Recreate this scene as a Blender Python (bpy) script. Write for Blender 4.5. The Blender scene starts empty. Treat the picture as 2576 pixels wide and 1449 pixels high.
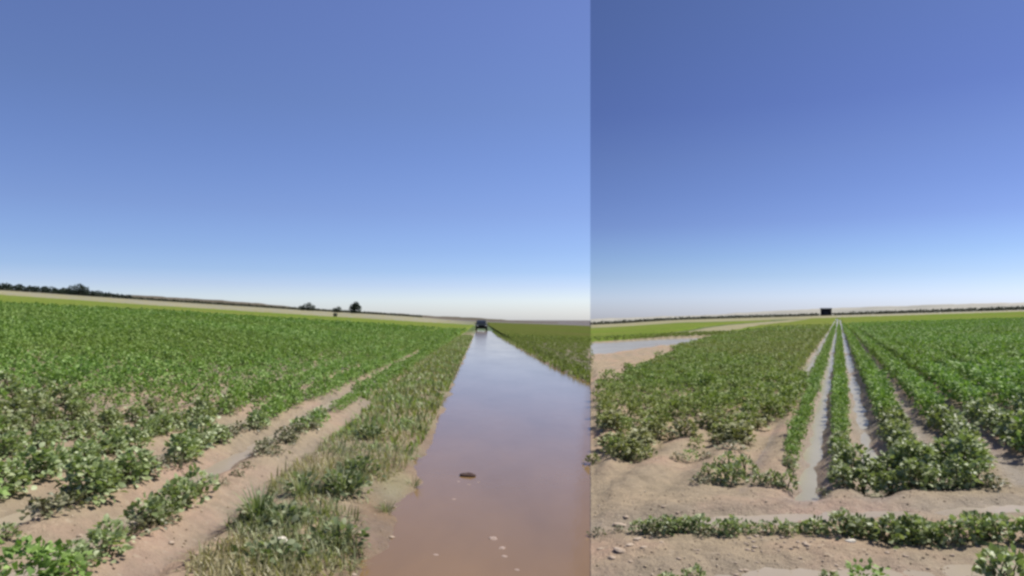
import bpy, bmesh, math, random
import numpy as np
from mathutils import Vector, Matrix

random.seed(7)
RNG = np.random.default_rng(11)
S = bpy.context.scene
COL = S.collection
H = 1.6            # eye height above the ground at the photographer's feet
F = 720.0          # focal length in pixels of a 1024 wide frame
SEAM = 0.10875     # plan direction (x/y) of the straight cut bank between the two fields
UL = -0.043        # plan direction of the track and the crop rows beside it
UR = 0.4538        # plan direction of the crop rows beyond the cut bank

# ------------------------------------------------------------------ terrain
HZL = ([-400, 0, 150, 300, 400, 481, 590], [266, 290, 300.3, 309.8, 315.8, 320.5, 324.4])
HZR = ([590, 1024, 1400], [322, 309.5, 300])

def smooth(a, b, x):
    t = np.clip((x - a) / (b - a), 0, 1)
    return t * t * (3 - 2 * t)

def vnoise(x, y, sc, seed=0):
    x = np.asarray(x, float) / sc + 1000.37 + seed * 17.1
    y = np.asarray(y, float) / sc + 1000.91 + seed * 31.7
    xi = np.floor(x); yi = np.floor(y)
    fx = x - xi; fy = y - yi
    fx = fx * fx * (3 - 2 * fx); fy = fy * fy * (3 - 2 * fy)
    def h(a, b):
        n = np.sin(a * 127.1 + b * 311.7 + seed * 74.7) * 43758.5453
        return n - np.floor(n)
    return (h(xi, yi) * (1 - fx) * (1 - fy) + h(xi + 1, yi) * fx * (1 - fy) +
            h(xi, yi + 1) * (1 - fx) * fy + h(xi + 1, yi + 1) * fx * fy) * 2 - 1

def is_right(x, y):
    return np.asarray(x) > SEAM * np.asarray(y)

def base(x, y, right=None):
    """the broad valley: both flanks fall towards the cut bank"""
    x = np.asarray(x, float); y = np.asarray(y, float)
    if right is None:
        right = is_right(x, y)
    th = np.arctan2(x, y)
    tc = np.clip(th, -0.85, 0.85)
    r = np.hypot(x, y)
    px = 512 + F * np.tan(tc)
    hz = np.where(right, np.interp(np.maximum(px, 590.3), *HZR), np.interp(np.minimum(px, 590.3), *HZL))
    hz = hz + np.where(right, 2.4 * (1 - smooth(590, 690, px)), 0)     # the bank dies out towards the near end
    fade = 1 - smooth(0.85, 1.7, np.abs(th))
    z = (320 - hz) / F * r * np.cos(tc) * fade
    amt = np.where(right, 1.3, 1.5 - 0.9 * smooth(400, 470, px))
    z = z + smooth(230, 460, r) * amt
    return z

def row_left(k): return -2.24 - 0.70 * k

def track_right(y):      # right shore of the flooded track (offset from the track's line)
    return np.interp(y, [0, 14, 20, 26, 77, 115, 160], [4.6, 3.3, 2.95, 2.65, 1.7, 1.6, 1.6])

def puddle(x, y):        # >0 inside the standing water beyond the right hand field
    px = 512 + F * x / np.maximum(y, 1)
    lo = np.interp(px, [590, 640, 700, 730], [36, 42, 50, 58]); hi = np.interp(px, [590, 730], [62, 61])
    return np.minimum(y - lo, hi - y) + 1.2 * vnoise(x, y, 5, 9)

FURROWS = (-0.57, -0.18, 0.22)

def micro(x, y, right):
    x = np.asarray(x, float); y = np.asarray(y, float)
    r = np.hypot(x, y)
    m = 0.018 * vnoise(x, y, 0.6, 1) + 0.011 * vnoise(x, y, 0.17, 2) + 0.006 * vnoise(x, y, 0.07, 13)
    m *= 1 - smooth(40, 120, r)
    xl = x - UL * y
    nz = vnoise(x, y, 0.9, 3) * 0.09 + vnoise(x, y, 0.35, 4) * 0.06
    # left: ridges, verge, flooded track
    ridge = 0.06 * (0.5 + 0.5 * np.cos(2 * np.pi * (xl + 2.24) / 0.70)) * smooth(-1.8, -2.1, xl) * (1 - smooth(50, 90, r))
    fu = 0.5 - 0.5 * np.cos(2 * np.pi * (xl + 2.24) / 0.70)
    ridge = ridge - 0.06 * fu ** 2 * smooth(-1.72, -1.95, xl) * smooth(-6.3, -5.7, xl) * smooth(34, 24, y)
    verge = 0.07 * np.exp(-((xl + 1.3) / 0.42) ** 2)
    d = np.minimum(xl + 0.72 + nz, track_right(y) + nz * 0.6 - xl)
    bed = -0.10 * smooth(-0.22, 0.25, d) + 0.02
    L = ridge + verge + bed
    # right: ridges, furrows, puddle
    xr = x - UR * y
    rr = 0.07 * (0.5 + 0.5 * np.cos(2 * np.pi * (xr - 0.02 * H) / (0.42 * H))) * smooth(6.0, 7.5, y) * (1 - smooth(60, 110, r))
    pud = -0.16 * smooth(-1.5, 1.5, puddle(x, y)) * smooth(20, 30, y)
    soft = 0.03 * vnoise(x, y, 2.1, 6) * (0.35 + 0.65 * smooth(6.5, 9, y))
    for fx in FURROWS:
        rr = rr - 0.095 * np.exp(-((xr - fx * H) / 0.17) ** 2) * smooth(5.9, 6.6, y) * (1 - smooth(55, 80, r)) * (1 + 0.35 * vnoise(x, y, 0.55, 15) + 0.25 * vnoise(x, y, 1.9, 16)) * (smooth(15, 18, y) if fx < -0.5 else 1)
    rr = rr - 0.05 * np.exp(-((y - (5.72 + 0.03 * x)) / 0.2) ** 2) - 0.04 * np.exp(-((y - (4.55 - 0.05 * x)) / 0.22) ** 2)
    bank = 0.14 * np.exp(-((y - (5.95 + 0.02 * x)) / 0.3) ** 2) * 0.3
    R = rr + pud + soft + bank + 0.02
    cut = np.exp(-(np.maximum(x - SEAM * y, 0) / 0.16) ** 2) * (1 - smooth(22, 30, y))
    R = R * (1 - cut) - 0.016 * cut
    m = np.where(right, m * (1 - cut), m)
    return m + np.where(right, R, L)

def ground(x, y, right=None):
    if right is None:
        right = is_right(x, y)
    return base(x, y, right) + micro(x, y, right)

def at(px, py):
    """ground point seen at a pixel of the 2576 wide photograph"""
    px *= 1024 / 2576; py *= 1024 / 2576
    hz = np.interp(px, *HZR) if px > 590.3 else np.interp(px, *HZL)
    y = F * H / max(py - hz, 1.5)
    return (px - 512) / F * y, y

# ------------------------------------------------------------------ helpers
def link(o, parent=None):
    COL.objects.link(o)
    if parent is not None:
        o.parent = parent
    return o

def tag(o, label=None, cat=None, group=None, kind=None):
    if label: o['label'] = label
    if cat: o['category'] = cat
    if group: o['group'] = group
    if kind: o['kind'] = kind
    return o

def empty(name, loc, rz=0.0):
    o = bpy.data.objects.new(name, None)
    o.empty_display_size = 0.2
    o.location = loc; o.rotation_euler = (0, 0, rz)
    return link(o)

def mesh_np(name, verts, faces_flat, loop_totals, mat=None, smooth_shade=False):
    me = bpy.data.meshes.new(name)
    verts = np.asarray(verts, np.float32)
    faces_flat = np.asarray(faces_flat, np.int32); loop_totals = np.asarray(loop_totals, np.int32)
    me.vertices.add(len(verts)); me.vertices.foreach_set('co', verts.ravel())
    me.loops.add(len(faces_flat)); me.loops.foreach_set('vertex_index', faces_flat)
    me.polygons.add(len(loop_totals))
    starts = np.concatenate([[0], np.cumsum(loop_totals)[:-1]]).astype(np.int32)
    me.polygons.foreach_set('loop_start', starts)
    if smooth_shade:
        me.polygons.foreach_set('use_smooth', np.ones(len(loop_totals), bool))
    me.update(calc_edges=True)
    me.validate()
    if mat: me.materials.append(mat)
    return me

def obj(name, me, parent=None):
    return link(bpy.data.objects.new(name, me), parent)

def bm_obj(name, bm, mat, parent=None, sm=False):
    me = bpy.data.meshes.new(name)
    bm.to_mesh(me); bm.free()
    if sm:
        for p in me.polygons: p.use_smooth = True
    me.materials.append(mat)
    return obj(name, me, parent)

def grid_faces(n, m, wrap=False):
    """quads of an n x m vertex grid"""
    i = np.arange(n - 1)[:, None]; j = np.arange(m - 1)[None, :]
    a = i * m + j
    return np.stack([a, a + m, a + m + 1, a + 1], -1).reshape(-1, 4)

# ------------------------------------------------------------------ materials
class NT:
    def __init__(s, name):
        s.m = bpy.data.materials.new(name); s.m.use_nodes = True
        s.t = s.m.node_tree; s.t.nodes.clear()
        s.out = s.n('ShaderNodeOutputMaterial')
    def n(s, typ, **kw):
        nd = s.t.nodes.new(typ)
        for k, v in kw.items():
            if k.startswith('i_'):
                nd.inputs[k[2:].replace('_', ' ')].default_value = v
            else:
                setattr(nd, k, v)
        return nd
    def l(s, a, b): s.t.links.new(a, b)
    def noise(s, scale, detail=4, rough=0.55, vec=None):
        nd = s.n('ShaderNodeTexNoise'); nd.inputs['Scale'].default_value = scale
        nd.inputs['Detail'].default_value = detail; nd.inputs['Roughness'].default_value = rough
        if vec is None:
            vec = s.n('ShaderNodeNewGeometry').outputs['Position']
        s.l(vec, nd.inputs['Vector'])
        return nd.outputs['Fac']
    def ramp(s, fac, stops):
        nd = s.n('ShaderNodeValToRGB'); el = nd.color_ramp.elements
        while len(el) < len(stops): el.new(0.5)
        for e, (p, c) in zip(el, stops):
            e.position = p; e.color = (*c, 1) if len(c) == 3 else c
        s.l(fac, nd.inputs['Fac'])
        return nd.outputs['Color']
    def mix(s, fac, a, b, blend='MIX'):
        nd = s.n('ShaderNodeMix', data_type='RGBA', blend_type=blend)
        for v, sock in ((fac, nd.inputs[0]), (a, nd.inputs[6]), (b, nd.inputs[7])):
            if hasattr(v, 'is_output'): s.l(v, sock)
            else: sock.default_value = v if not isinstance(v, tuple) else (*v, 1)
        return nd.outputs[2]
    def math(s, op, a, b=0.0, c=None):
        nd = s.n('ShaderNodeMath', operation=op)
        for v, sock in zip((a, b, c), nd.inputs):
            if v is None: continue
            if hasattr(v, 'is_output'): s.l(v, sock)
            else: sock.default_value = v
        return nd.outputs[0]
    def attr(s, name):
        nd = s.n('ShaderNodeAttribute'); nd.attribute_name = name
        return nd.outputs['Fac']
    def bump(s, h, strength=0.5, dist=0.02):
        nd = s.n('ShaderNodeBump'); nd.inputs['Strength'].default_value = strength
        nd.inputs['Distance'].default_value = dist
        s.l(h, nd.inputs['Height'])
        return nd.outputs['Normal']
    def bsdf(s, color, rough=0.8, spec=0.3, normal=None):
        b = s.n('ShaderNodeBsdfPrincipled')
        for v, nm in ((color, 'Base Color'), (rough, 'Roughness'), (spec, 'Specular IOR Level')):
            if hasattr(v, 'is_output'): s.l(v, b.inputs[nm])
            else: b.inputs[nm].default_value = (*v, 1) if isinstance(v, tuple) else v
        if normal is not None: s.l(normal, b.inputs['Normal'])
        return b
    def done(s, b):
        s.l(b if hasattr(b, 'is_output') else b.outputs[0], s.out.inputs['Surface'])
        return s.m

def leaf_mat(name, dark, mid, light, transl=0.22, rough=0.5, spec=0.4, patch=None):
    t = NT(name)
    isl = t.n('ShaderNodeNewGeometry').outputs['Random Per Island']
    c = t.ramp(isl, [(0.0, dark), (0.45, mid), (1.0, light)])
    if patch:
        big = t.noise(0.12 if not name.endswith('verge grass') else 0.9, 3, 0.6)
        c = t.mix(t.ramp(big, [(0.42, (0, 0, 0)), (0.58, (1, 1, 1))]), c, t.mix(0.6, c, patch))
    b = t.bsdf(c, rough, spec)
    tr = t.n('ShaderNodeBsdfTranslucent')
    t.l(t.mix(1.0, c, (1.3, 1.5, 0.6), 'MULTIPLY'), tr.inputs['Color'])
    mx = t.n('ShaderNodeMixShader'); mx.inputs[0].default_value = transl
    t.l(b.outputs[0], mx.inputs[1]); t.l(tr.outputs[0], mx.inputs[2])
    return t.done(mx)

def plain(name, c1, c2, scale=6, rough=0.8, spec=0.3, bump=0.3, dist=0.02):
    t = NT(name)
    n = t.noise(scale, 5)
    return t.done(t.bsdf(t.ramp(n, [(0.3, c1), (0.7, c2)]), rough, spec, t.bump(n, bump, dist) if bump else None))

M = {}
M['leaf'] = leaf_mat('crop leaf', (0.10, 0.15, 0.045), (0.24, 0.32, 0.125), (0.50, 0.55, 0.32), transl=0.22, rough=0.5, spec=0.4, patch=(0.20, 0.20, 0.09))
M['leaf_far'] = leaf_mat('crop leaf of the mass', (0.085, 0.165, 0.028), (0.17, 0.285, 0.06), (0.33, 0.46, 0.15), transl=0.2, rough=0.6, spec=0.25, patch=(0.18, 0.25, 0.055))
M['olive'] = leaf_mat('olive crop leaf', (0.11, 0.125, 0.045), (0.22, 0.25, 0.10), (0.42, 0.43, 0.22), transl=0.22, rough=0.55, spec=0.3, patch=(0.26, 0.23, 0.11))
M['wilt'] = leaf_mat('wilted leaf', (0.07, 0.06, 0.03), (0.15, 0.16, 0.075), (0.30, 0.28, 0.17), transl=0.15)
M['olive_far'] = leaf_mat('olive crop leaf of the mass', (0.10, 0.15, 0.03), (0.18, 0.255, 0.06), (0.33, 0.41, 0.14), transl=0.2, rough=0.6, spec=0.25, patch=(0.26, 0.26, 0.10))
M['stem'] = plain('green brown stem', (0.10, 0.09, 0.04), (0.16, 0.15, 0.07), 30, 0.7, 0.2, 0)
M['grass'] = leaf_mat('verge grass', (0.12, 0.135, 0.06), (0.21, 0.22, 0.11), (0.36, 0.38, 0.20), transl=0.25, patch=(0.38, 0.30, 0.17))
M['grass_green'] = leaf_mat('green verge grass', (0.13, 0.19, 0.055), (0.20, 0.28, 0.085), (0.32, 0.38, 0.16), transl=0.25, patch=(0.22, 0.20, 0.09))
M['dull'] = leaf_mat('dull crop leaf', (0.11, 0.14, 0.04), (0.17, 0.21, 0.06), (0.25, 0.29, 0.10), transl=0.25, rough=0.75, spec=0.12)
M['weed'] = leaf_mat('weed blade', (0.08, 0.11, 0.05), (0.17, 0.21, 0.10), (0.36, 0.38, 0.23), transl=0.25, rough=0.65, spec=0.2)
M['crown'] = leaf_mat('tree foliage', (0.02, 0.032, 0.02), (0.038, 0.055, 0.034), (0.06, 0.08, 0.05), transl=0.08, spec=0.2)
M['hedge'] = leaf_mat('hedge foliage', (0.05, 0.062, 0.032), (0.075, 0.088, 0.045), (0.11, 0.115, 0.065), transl=0.08, spec=0.2)
M['bark'] = plain('bark', (0.05, 0.04, 0.03), (0.10, 0.08, 0.06), 5, 0.9, 0.2, 0.6)
M['clod'] = plain('pale dry clod', (0.30, 0.23, 0.165), (0.46, 0.37, 0.28), 25, 0.9, 0.2, 0.6)
tcr = NT('earth crumb'); M['crumb'] = tcr.done(tcr.bsdf(tcr.ramp(tcr.n('ShaderNodeNewGeometry').outputs['Random Per Island'], [(0.0, (0.20, 0.15, 0.10)), (0.6, (0.34, 0.27, 0.18)), (1.0, (0.52, 0.43, 0.31))]), 0.9, 0.2))
M['stone'] = plain('pale stone', (0.55, 0.50, 0.40), (0.72, 0.66, 0.54), 18, 0.7, 0.3, 0.4)
M['mud'] = plain('dark wet mud', (0.05, 0.032, 0.028), (0.09, 0.06, 0.05), 20, 0.95, 0.1, 0.6)
M['foam'] = plain('pale foam', (0.27, 0.20, 0.16), (0.38, 0.29, 0.24), 40, 0.8, 0.2, 0.5)
M['paint'] = plain('dark green paint', (0.012, 0.018, 0.012), (0.02, 0.028, 0.018), 2, 0.35, 0.5, 0)
M['tyre'] = plain('tyre rubber', (0.012, 0.012, 0.012), (0.02, 0.02, 0.02), 30, 0.9, 0.2, 0)
M['metal'] = plain('grey metal', (0.3, 0.3, 0.3), (0.4, 0.4, 0.4), 9, 0.4, 0.5, 0)
M['glass'] = plain('dark window glass', (0.02, 0.025, 0.03), (0.03, 0.035, 0.04), 3, 0.08, 0.6, 0)
M['lampglass'] = plain('lamp glass', (0.5, 0.5, 0.48), (0.6, 0.6, 0.56), 3, 0.1, 0.6, 0)
M['shed'] = plain('black sheet cladding', (0.010, 0.012, 0.012), (0.020, 0.022, 0.022), 1.2, 0.7, 0.3, 0.2)
M['shed_roof'] = plain('dark grey roofing', (0.02, 0.024, 0.026), (0.035, 0.04, 0.042), 1.5, 0.6, 0.3, 0.2)

def ground_mat():
    t = NT('damp field soil')
    n1 = t.noise(0.55, 5, 0.6); n2 = t.noise(7, 6, 0.65); n3 = t.noise(45, 4, 0.6)
    soil = t.ramp(n1, [(0.30, (0.27, 0.220, 0.148)), (0.50, (0.32, 0.252, 0.168)), (0.66, (0.375, 0.258, 0.182))])
    fine = t.mix(1.0, t.ramp(n2, [(0.25, (0.62, 0.62, 0.62)), (0.5, (0.82, 0.82, 0.82)), (0.78, (1, 0.99, 0.96))]), (1.2, 1.2, 1.2), 'MULTIPLY')
    soil = t.mix(1.0, soil, fine, 'MULTIPLY')
    litter = t.noise(19, 3, 0.5)
    soil = t.mix(t.ramp(litter, [(0.60, (0, 0, 0)), (0.70, (0.55, 0.55, 0.55))]), soil, (0.42, 0.34, 0.24))
    soil = t.mix(t.attr('damp_shade'), soil, t.mix(1.0, soil, (0.66, 0.67, 0.70), 'MULTIPLY'))  # darkens wet soil and the row gaps that carry painted shade
    dry = t.ramp(t.noise(0.05, 5, 0.6), [(0.3, (0.21, 0.20, 0.10)), (0.7, (0.30, 0.27, 0.155))])
    soil = t.mix(t.attr('shore'), soil, t.mix(1.0, soil, (0.74, 0.62, 0.52), 'MULTIPLY'))
    c = t.mix(t.attr('dry'), soil, dry)
    veg = t.ramp(t.noise(0.2, 6, 0.7), [(0.3, (0.06, 0.09, 0.022)), (0.7, (0.10, 0.14, 0.035))])
    c = t.mix(t.attr('veg'), c, veg)
    brown = t.ramp(t.noise(0.01, 4, 0.6), [(0.35, (0.095, 0.082, 0.065)), (0.65, (0.15, 0.125, 0.098))])
    c = t.mix(t.attr('plough'), c, brown)
    rough = t.math('MULTIPLY_ADD', t.attr('damp_shade'), -0.42, 0.92)
    hgt = t.math('ADD', t.math('MULTIPLY', n2, 1.0), t.math('MULTIPLY', n3, 0.35))
    return t.done(t.bsdf(c, rough, t.math('MULTIPLY', t.attr('damp_shade'), 0.35), t.bump(hgt, 0.9, 0.045)))
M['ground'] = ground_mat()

def water_mat(name, col, rip=0.05, r0=0.08):
    t = NT(name)
    pos = t.n('ShaderNodeNewGeometry').outputs['Position']
    mp = t.n('ShaderNodeMapping'); mp.inputs['Scale'].default_value = (1.0, 0.35, 1.0); t.l(pos, mp.inputs['Vector'])
    st = mp.outputs['Vector']
    n1 = t.noise(5.0, 4, 0.55, st); n2 = t.noise(0.7, 4, 0.6, st); n3 = t.noise(22.0, 2, 0.5, st)
    c = t.mix(t.ramp(n2, [(0.35, (0, 0, 0)), (0.65, (1, 1, 1))]), tuple(v * 1.06 for v in col), tuple(v * 0.84 for v in col))
    hgt = t.math('MULTIPLY_ADD', n3, 0.3, n1)
    b = t.bsdf(c, t.math('MULTIPLY_ADD', n2, 0.08, r0), 0.5, t.bump(hgt, rip, 0.02))
    b.inputs['IOR'].default_value = 1.33
    return t.done(b)
M['water'] = water_mat('muddy flood water', (0.205, 0.125, 0.054), 0.10)
M['water_mud'] = water_mat('thin muddy water', (0.33, 0.275, 0.20), 0.12, 0.30)
M['water_furrow'] = water_mat('grey furrow water', (0.33, 0.30, 0.215), 0.15, 0.26)

def hill_mat(name, c1, c2, sc=0.004):
    t = NT(name)
    n = t.noise(sc, 6, 0.6)
    return t.done(t.bsdf(t.ramp(n, [(0.35, c1), (0.65, c2)]), 1.0, 0.0))
M['hill_brown'] = hill_mat('dry brown hill', (0.095, 0.085, 0.065), (0.15, 0.13, 0.10))
M['hill_hazed'] = hill_mat('pale haze tinted hill', (0.26, 0.26, 0.23), (0.40, 0.38, 0.32))  # haze of the distance is mixed into this hill colour

# ------------------------------------------------------------------ ground sheet
def ground_sheet():
    th = np.concatenate([np.linspace(-math.pi, -0.86, 60)[:-1], np.linspace(-0.86, 0.86, 760), np.linspace(0.86, math.pi, 60)[1:]])
    ts = math.atan(SEAM)
    th = th[np.abs(th - ts) > 0.0006]
    k = int(np.searchsorted(th, ts))
    th = np.concatenate([th[:k], [ts + 2.5e-4, ts + 1e-5], th[k:]])
    r = np.concatenate([[0.02], np.geomspace(0.5, 3.4, 14)[:-1], np.geomspace(3.4, 45, 330)[:-1], np.geomspace(45, 9000, 120)])
    T, Rr = np.meshgrid(th, r, indexing='ij')
    X = Rr * np.sin(T); Y = Rr * np.cos(T)
    right = np.broadcast_to((np.arange(len(th)) > k)[:, None], X.shape).copy()
    right[th < -1.2] = False
    Z = base(X, Y, right) + micro(X, Y, right) * smooth(1.0, 3.0, Rr)
    # flat far away, so that the sheet meets the horizon
    far = smooth(700, 2500, Rr)
    Z = Z * (1 - far) + (base(X / Rr * 700, Y / Rr * 700, right)) * far
    n, m = X.shape
    me = mesh_np('ground', np.stack([X, Y, Z], -1).reshape(-1, 3), grid_faces(n, m)[:, ::-1].ravel(), np.full((n - 1) * (m - 1), 4), M['ground'], True)
    xl = X - UL * Y
    lfield = (~right) & (xl < -1.9)
    edge = np.where(right, 285 + 8 * vnoise(X, Y, 40, 5), 203 + 6 * vnoise(X, Y, 40, 5))
    px = 512 + F * np.tan(np.clip(T, -1.2, 1.2))
    dry = smooth(0, 6, Rr * np.cos(np.clip(T, -1.2, 1.2)) - edge) * np.where(right, 1, smooth(520, 425, px))
    # pale trodden strip along the left border of the right hand field
    xr = X - UR * Y
    px = 512 + F * np.tan(np.clip(T, -1.2, 1.2))
    strip = right & (Y > 25)
    lim = np.interp(px, [590, 640, 676, 740, 791, 810], [18, 22, 40, 80, 170, 260])
    lim2 = np.interp(px, [590, 690, 730, 791, 810], [66, 92, 160, 265, 275])
    s2 = smooth(-2, 2, Y - lim + 2 * vnoise(X, Y, 4, 7)) * smooth(3, -3, Y - lim2) * strip * (px < 810)
    dry = np.maximum(dry, 0.9 * s2 * smooth(50, 80, Y))
    # straw coloured fringe of the track
    fr = np.exp(-((xl + 0.82) / 0.16) ** 2) * (~right) * (Y > 6) * (0.5 + 0.5 * vnoise(X, Y, 0.8, 8))
    dry = np.maximum(dry, np.clip(fr, 0, 0.6))
    damp_shade = 0.55 + 0.5 * vnoise(X, Y, 1.6, 10) + 0.25 * vnoise(X, Y, 0.4, 11)
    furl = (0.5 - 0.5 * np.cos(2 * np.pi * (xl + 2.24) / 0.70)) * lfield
    damp_shade = damp_shade * 0.4 + (0.6 + 0.3 * smooth(-3.8, -4.6, xl)) * furl  # wet left furrows, tinted darker between the outer rows
    damp_shade = np.where(right, np.maximum(damp_shade, 0.95 * smooth(6.2, 6.5, Y) * (0.5 - 0.5 * np.cos(2 * np.pi * (xr - 0.02 * H) / (0.42 * H))) * (xr > -0.9)), damp_shade)  # shade in the gaps of the right rows, painted as darker soil
    damp_shade = np.maximum(damp_shade, smooth(-1.35, -0.75, xl) * (~right) * (0.75 + 0.25 * vnoise(X, Y, 0.5, 12)))
    damp_shade = np.maximum(damp_shade, right * 0.7 * np.exp(-((Y - 5.72 - 0.03 * X) / 0.36) ** 2))
    damp_shade = np.maximum(damp_shade, right * 0.6 * np.exp(-((Y - 4.55 + 0.05 * X) / 0.4) ** 2))
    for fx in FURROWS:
        damp_shade = np.maximum(damp_shade, right * 1.1 * np.exp(-((xr - fx * H) / 0.27) ** 2) * (smooth(15, 18, Y) if fx < -0.5 else smooth(5.6, 6.2, Y)))
    damp_shade = np.maximum(damp_shade, smooth(0.0, -0.06, micro(X, Y, right)) * 0.8)
    veg = smooth(50, 110, Rr) * (1 - dry)
    veg = veg * np.where(right, 1 - s2, 1.0)
    plough = smooth(420, 470, Rr)
    shore = smooth(-1.12, -0.82, xl) * smooth(3.5, 2.0, xl) * (~right) * smooth(45, 25, Y) * (0.8 + 0.2 * vnoise(X, Y, 0.4, 17))
    for nm, v in (('shore', shore), ('dry', dry), ('damp_shade', np.clip(damp_shade, 0, 1)), ('veg', veg), ('plough', plough)):
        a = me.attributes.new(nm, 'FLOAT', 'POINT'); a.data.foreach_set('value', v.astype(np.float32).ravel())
    tag(obj('ground', me), kind='structure')
ground_sheet()

# ------------------------------------------------------------------ water sheets
def sheet(name, X, Y, Z, mat):
    n, m = X.shape
    me = mesh_np(name, np.stack([X, Y, Z], -1).reshape(-1, 3), grid_faces(n, m)[:, ::-1].ravel(), np.full((n - 1) * (m - 1), 4), mat, True)
    return tag(obj(name, me), kind='structure')

yy = np.geomspace(1.2, 112, 130)
tt = np.linspace(0, 1, 40)
Yw = np.repeat(yy[:, None], 40, 1)
x0 = UL * Yw - 1.3
x1 = np.minimum(UL * Yw + track_right(Yw) + 0.5, (SEAM + 0.0002) * Yw)
Xw = x0 + (x1 - x0) * tt[None, :]
sheet('water', Xw.T, Yw.T, (base(Xw, Yw, np.zeros_like(Xw, bool)) - 0.02).T, M['water'])

pxs = np.linspace(590.6, 735, 50)
yy = np.linspace(33, 66, 30)
Yp = np.repeat(yy[:, None], 50, 1); Xp = (pxs[None, :] - 512) / F * Yp
sheet('water', Xp.T, Yp.T, (base(Xp, Yp, np.ones_like(Xp, bool)) - 0.045).T, M['water_furrow'])

for k, fx in enumerate(FURROWS):
    yy = np.geomspace(6.1 if fx > -0.5 else 17, 235, 160)
    cx = fx * H + UR * yy
    hw = np.interp(yy, [6, 50, 80, 235], [0.30, 0.28, 0.12, 0.16]) * (1 + 0.2 * vnoise(cx, yy, 9, 30 + k))
    Xf = np.stack([cx + hw * q for q in (-1, -0.5, 0, 0.5, 1)]); Yf = np.stack([yy] * 5)
    lev = np.interp(yy, [6, 10, 14, 20, 55, 85], [-0.062, -0.058, -0.04, -0.028, -0.02, 0.05]) + 0.006 * vnoise(cx, yy, 2, 44)
    sheet('water', Xf, Yf, base(Xf, Yf, np.ones_like(Xf, bool)) + lev, M['water_furrow'])

for k in range(5):
    yy = np.geomspace(3.2, 32, 130)
    xx = row_left(k) - 0.35 + UL * yy
    Xf = np.stack([xx + q for q in (-0.3, -0.15, 0, 0.15, 0.3)]); Yf = np.stack([yy] * 5)
    lev = np.interp(yy, [3, 24, 32], [-0.012, -0.014, -0.05]) - 0.008 * (k > 2)
    sheet('water', Xf, Yf, base(Xf, Yf, np.zeros_like(Xf, bool)) + lev, M['water_mud'])
for y0, sl, hw, lev in ((5.72, 0.03, 0.46, -0.003), (4.55, -0.05, 0.44, -0.008)):
    xx = np.linspace(SEAM * y0 + 0.35, 5.2, 60)
    Xf = np.stack([xx] * 5); Yf = np.stack([y0 + sl * xx + q * hw for q in (-1, -0.5, 0, 0.5, 1)])
    sheet('water', Xf.T, Yf.T, (base(Xf, Yf, np.ones_like(Xf, bool)) + lev - 0.06 * (1 - smooth(SEAM * y0 + 0.35, SEAM * y0 + 1.0, Xf))).T, M['water_mud'])

# ------------------------------------------------------------------ leaves and plants
LEAF = np.array([[0, 0, 0], [-0.30, 0.28, 0.06], [0, 0.34, -0.02], [0.30, 0.28, 0.06],
                 [-0.33, 0.58, 0.05], [0, 0.66, -0.02], [0.33, 0.58, 0.05], [0, 1.0, -0.12]])
LEAF_F = [(0, 2, 1), (0, 3, 2), (1, 2, 5, 4), (2, 3, 6, 5), (4, 5, 7), (5, 6, 7)]
LEAF2 = np.array([[0, 0, 0], [-0.36, 0.45, 0.08], [0.36, 0.45, 0.08], [0, 1.0, -0.08]])
LEAF2_F = [(0, 2, 1), (1, 2, 3)]

def leaf_frames(n, rad, hgt, rng, flat=0.25, low=0.0, box=False):
    """positions on and in a dome, with the outward direction of each leaf"""
    a = rng.uniform(0, 2 * math.pi, n)
    zc = rng.uniform(low, 1, n) ** 0.75
    rr = np.sqrt(np.clip(1 - zc ** (3.2 if box else 2), 0.02, 1)) * rng.uniform(0.55, 1.0, n)
    if box:
        top = rng.random(n) < 0.42
        zc = np.where(top, 1.0, zc); rr = np.where(top, np.sqrt(rng.random(n)) * 0.95, rr)
    lump = 1 + 0.30 * np.sin(3 * a + rng.uniform(0, 6)) * rng.uniform(0.4, 1) + 0.15 * np.sin(5 * a + rng.uniform(0, 6))
    P = np.stack([rr * rad * lump * np.cos(a), rr * rad * lump * np.sin(a), zc * hgt * rng.uniform(0.72, 1.0, n)], -1)
    yaw = a + rng.normal(0, 0.7, n)
    pitch = rng.normal(0.25, 0.45, n) + (zc - 0.4) * 0.5
    D = np.stack([np.cos(yaw) * np.cos(pitch), np.sin(yaw) * np.cos(pitch), np.sin(pitch)], -1)
    w = np.clip((0.95 - zc) * 2.6, 0, 2.2) if box else (1 - zc) * 1.4
    U = np.stack([np.cos(a) * w + rng.normal(0, 0.4, n), np.sin(a) * w + rng.normal(0, 0.4, n), np.ones(n)], -1)
    return P, D, U

def leaves_mesh(P, D, U, size, tmpl, faces):
    """returns verts, flat faces, totals"""
    D = D / np.linalg.norm(D, axis=1, keepdims=True)
    Xa = np.cross(D, U); Xa /= np.linalg.norm(Xa, axis=1, keepdims=True) + 1e-9
    Za = np.cross(Xa, D)
    s = np.asarray(size).reshape(-1, 1, 1)
    V = P[:, None, :] + s * (tmpl[None, :, 0:1] * Xa[:, None] + tmpl[None, :, 1:2] * D[:, None] + tmpl[None, :, 2:3] * Za[:, None])
    n, k = len(P), len(tmpl)
    flat = np.concatenate([np.array(f) for f in faces]); tot = np.array([len(f) for f in faces])
    FF = (flat[None, :] + (np.arange(n) * k)[:, None]).ravel()
    return V.reshape(-1, 3), FF, np.tile(tot, n)

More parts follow.
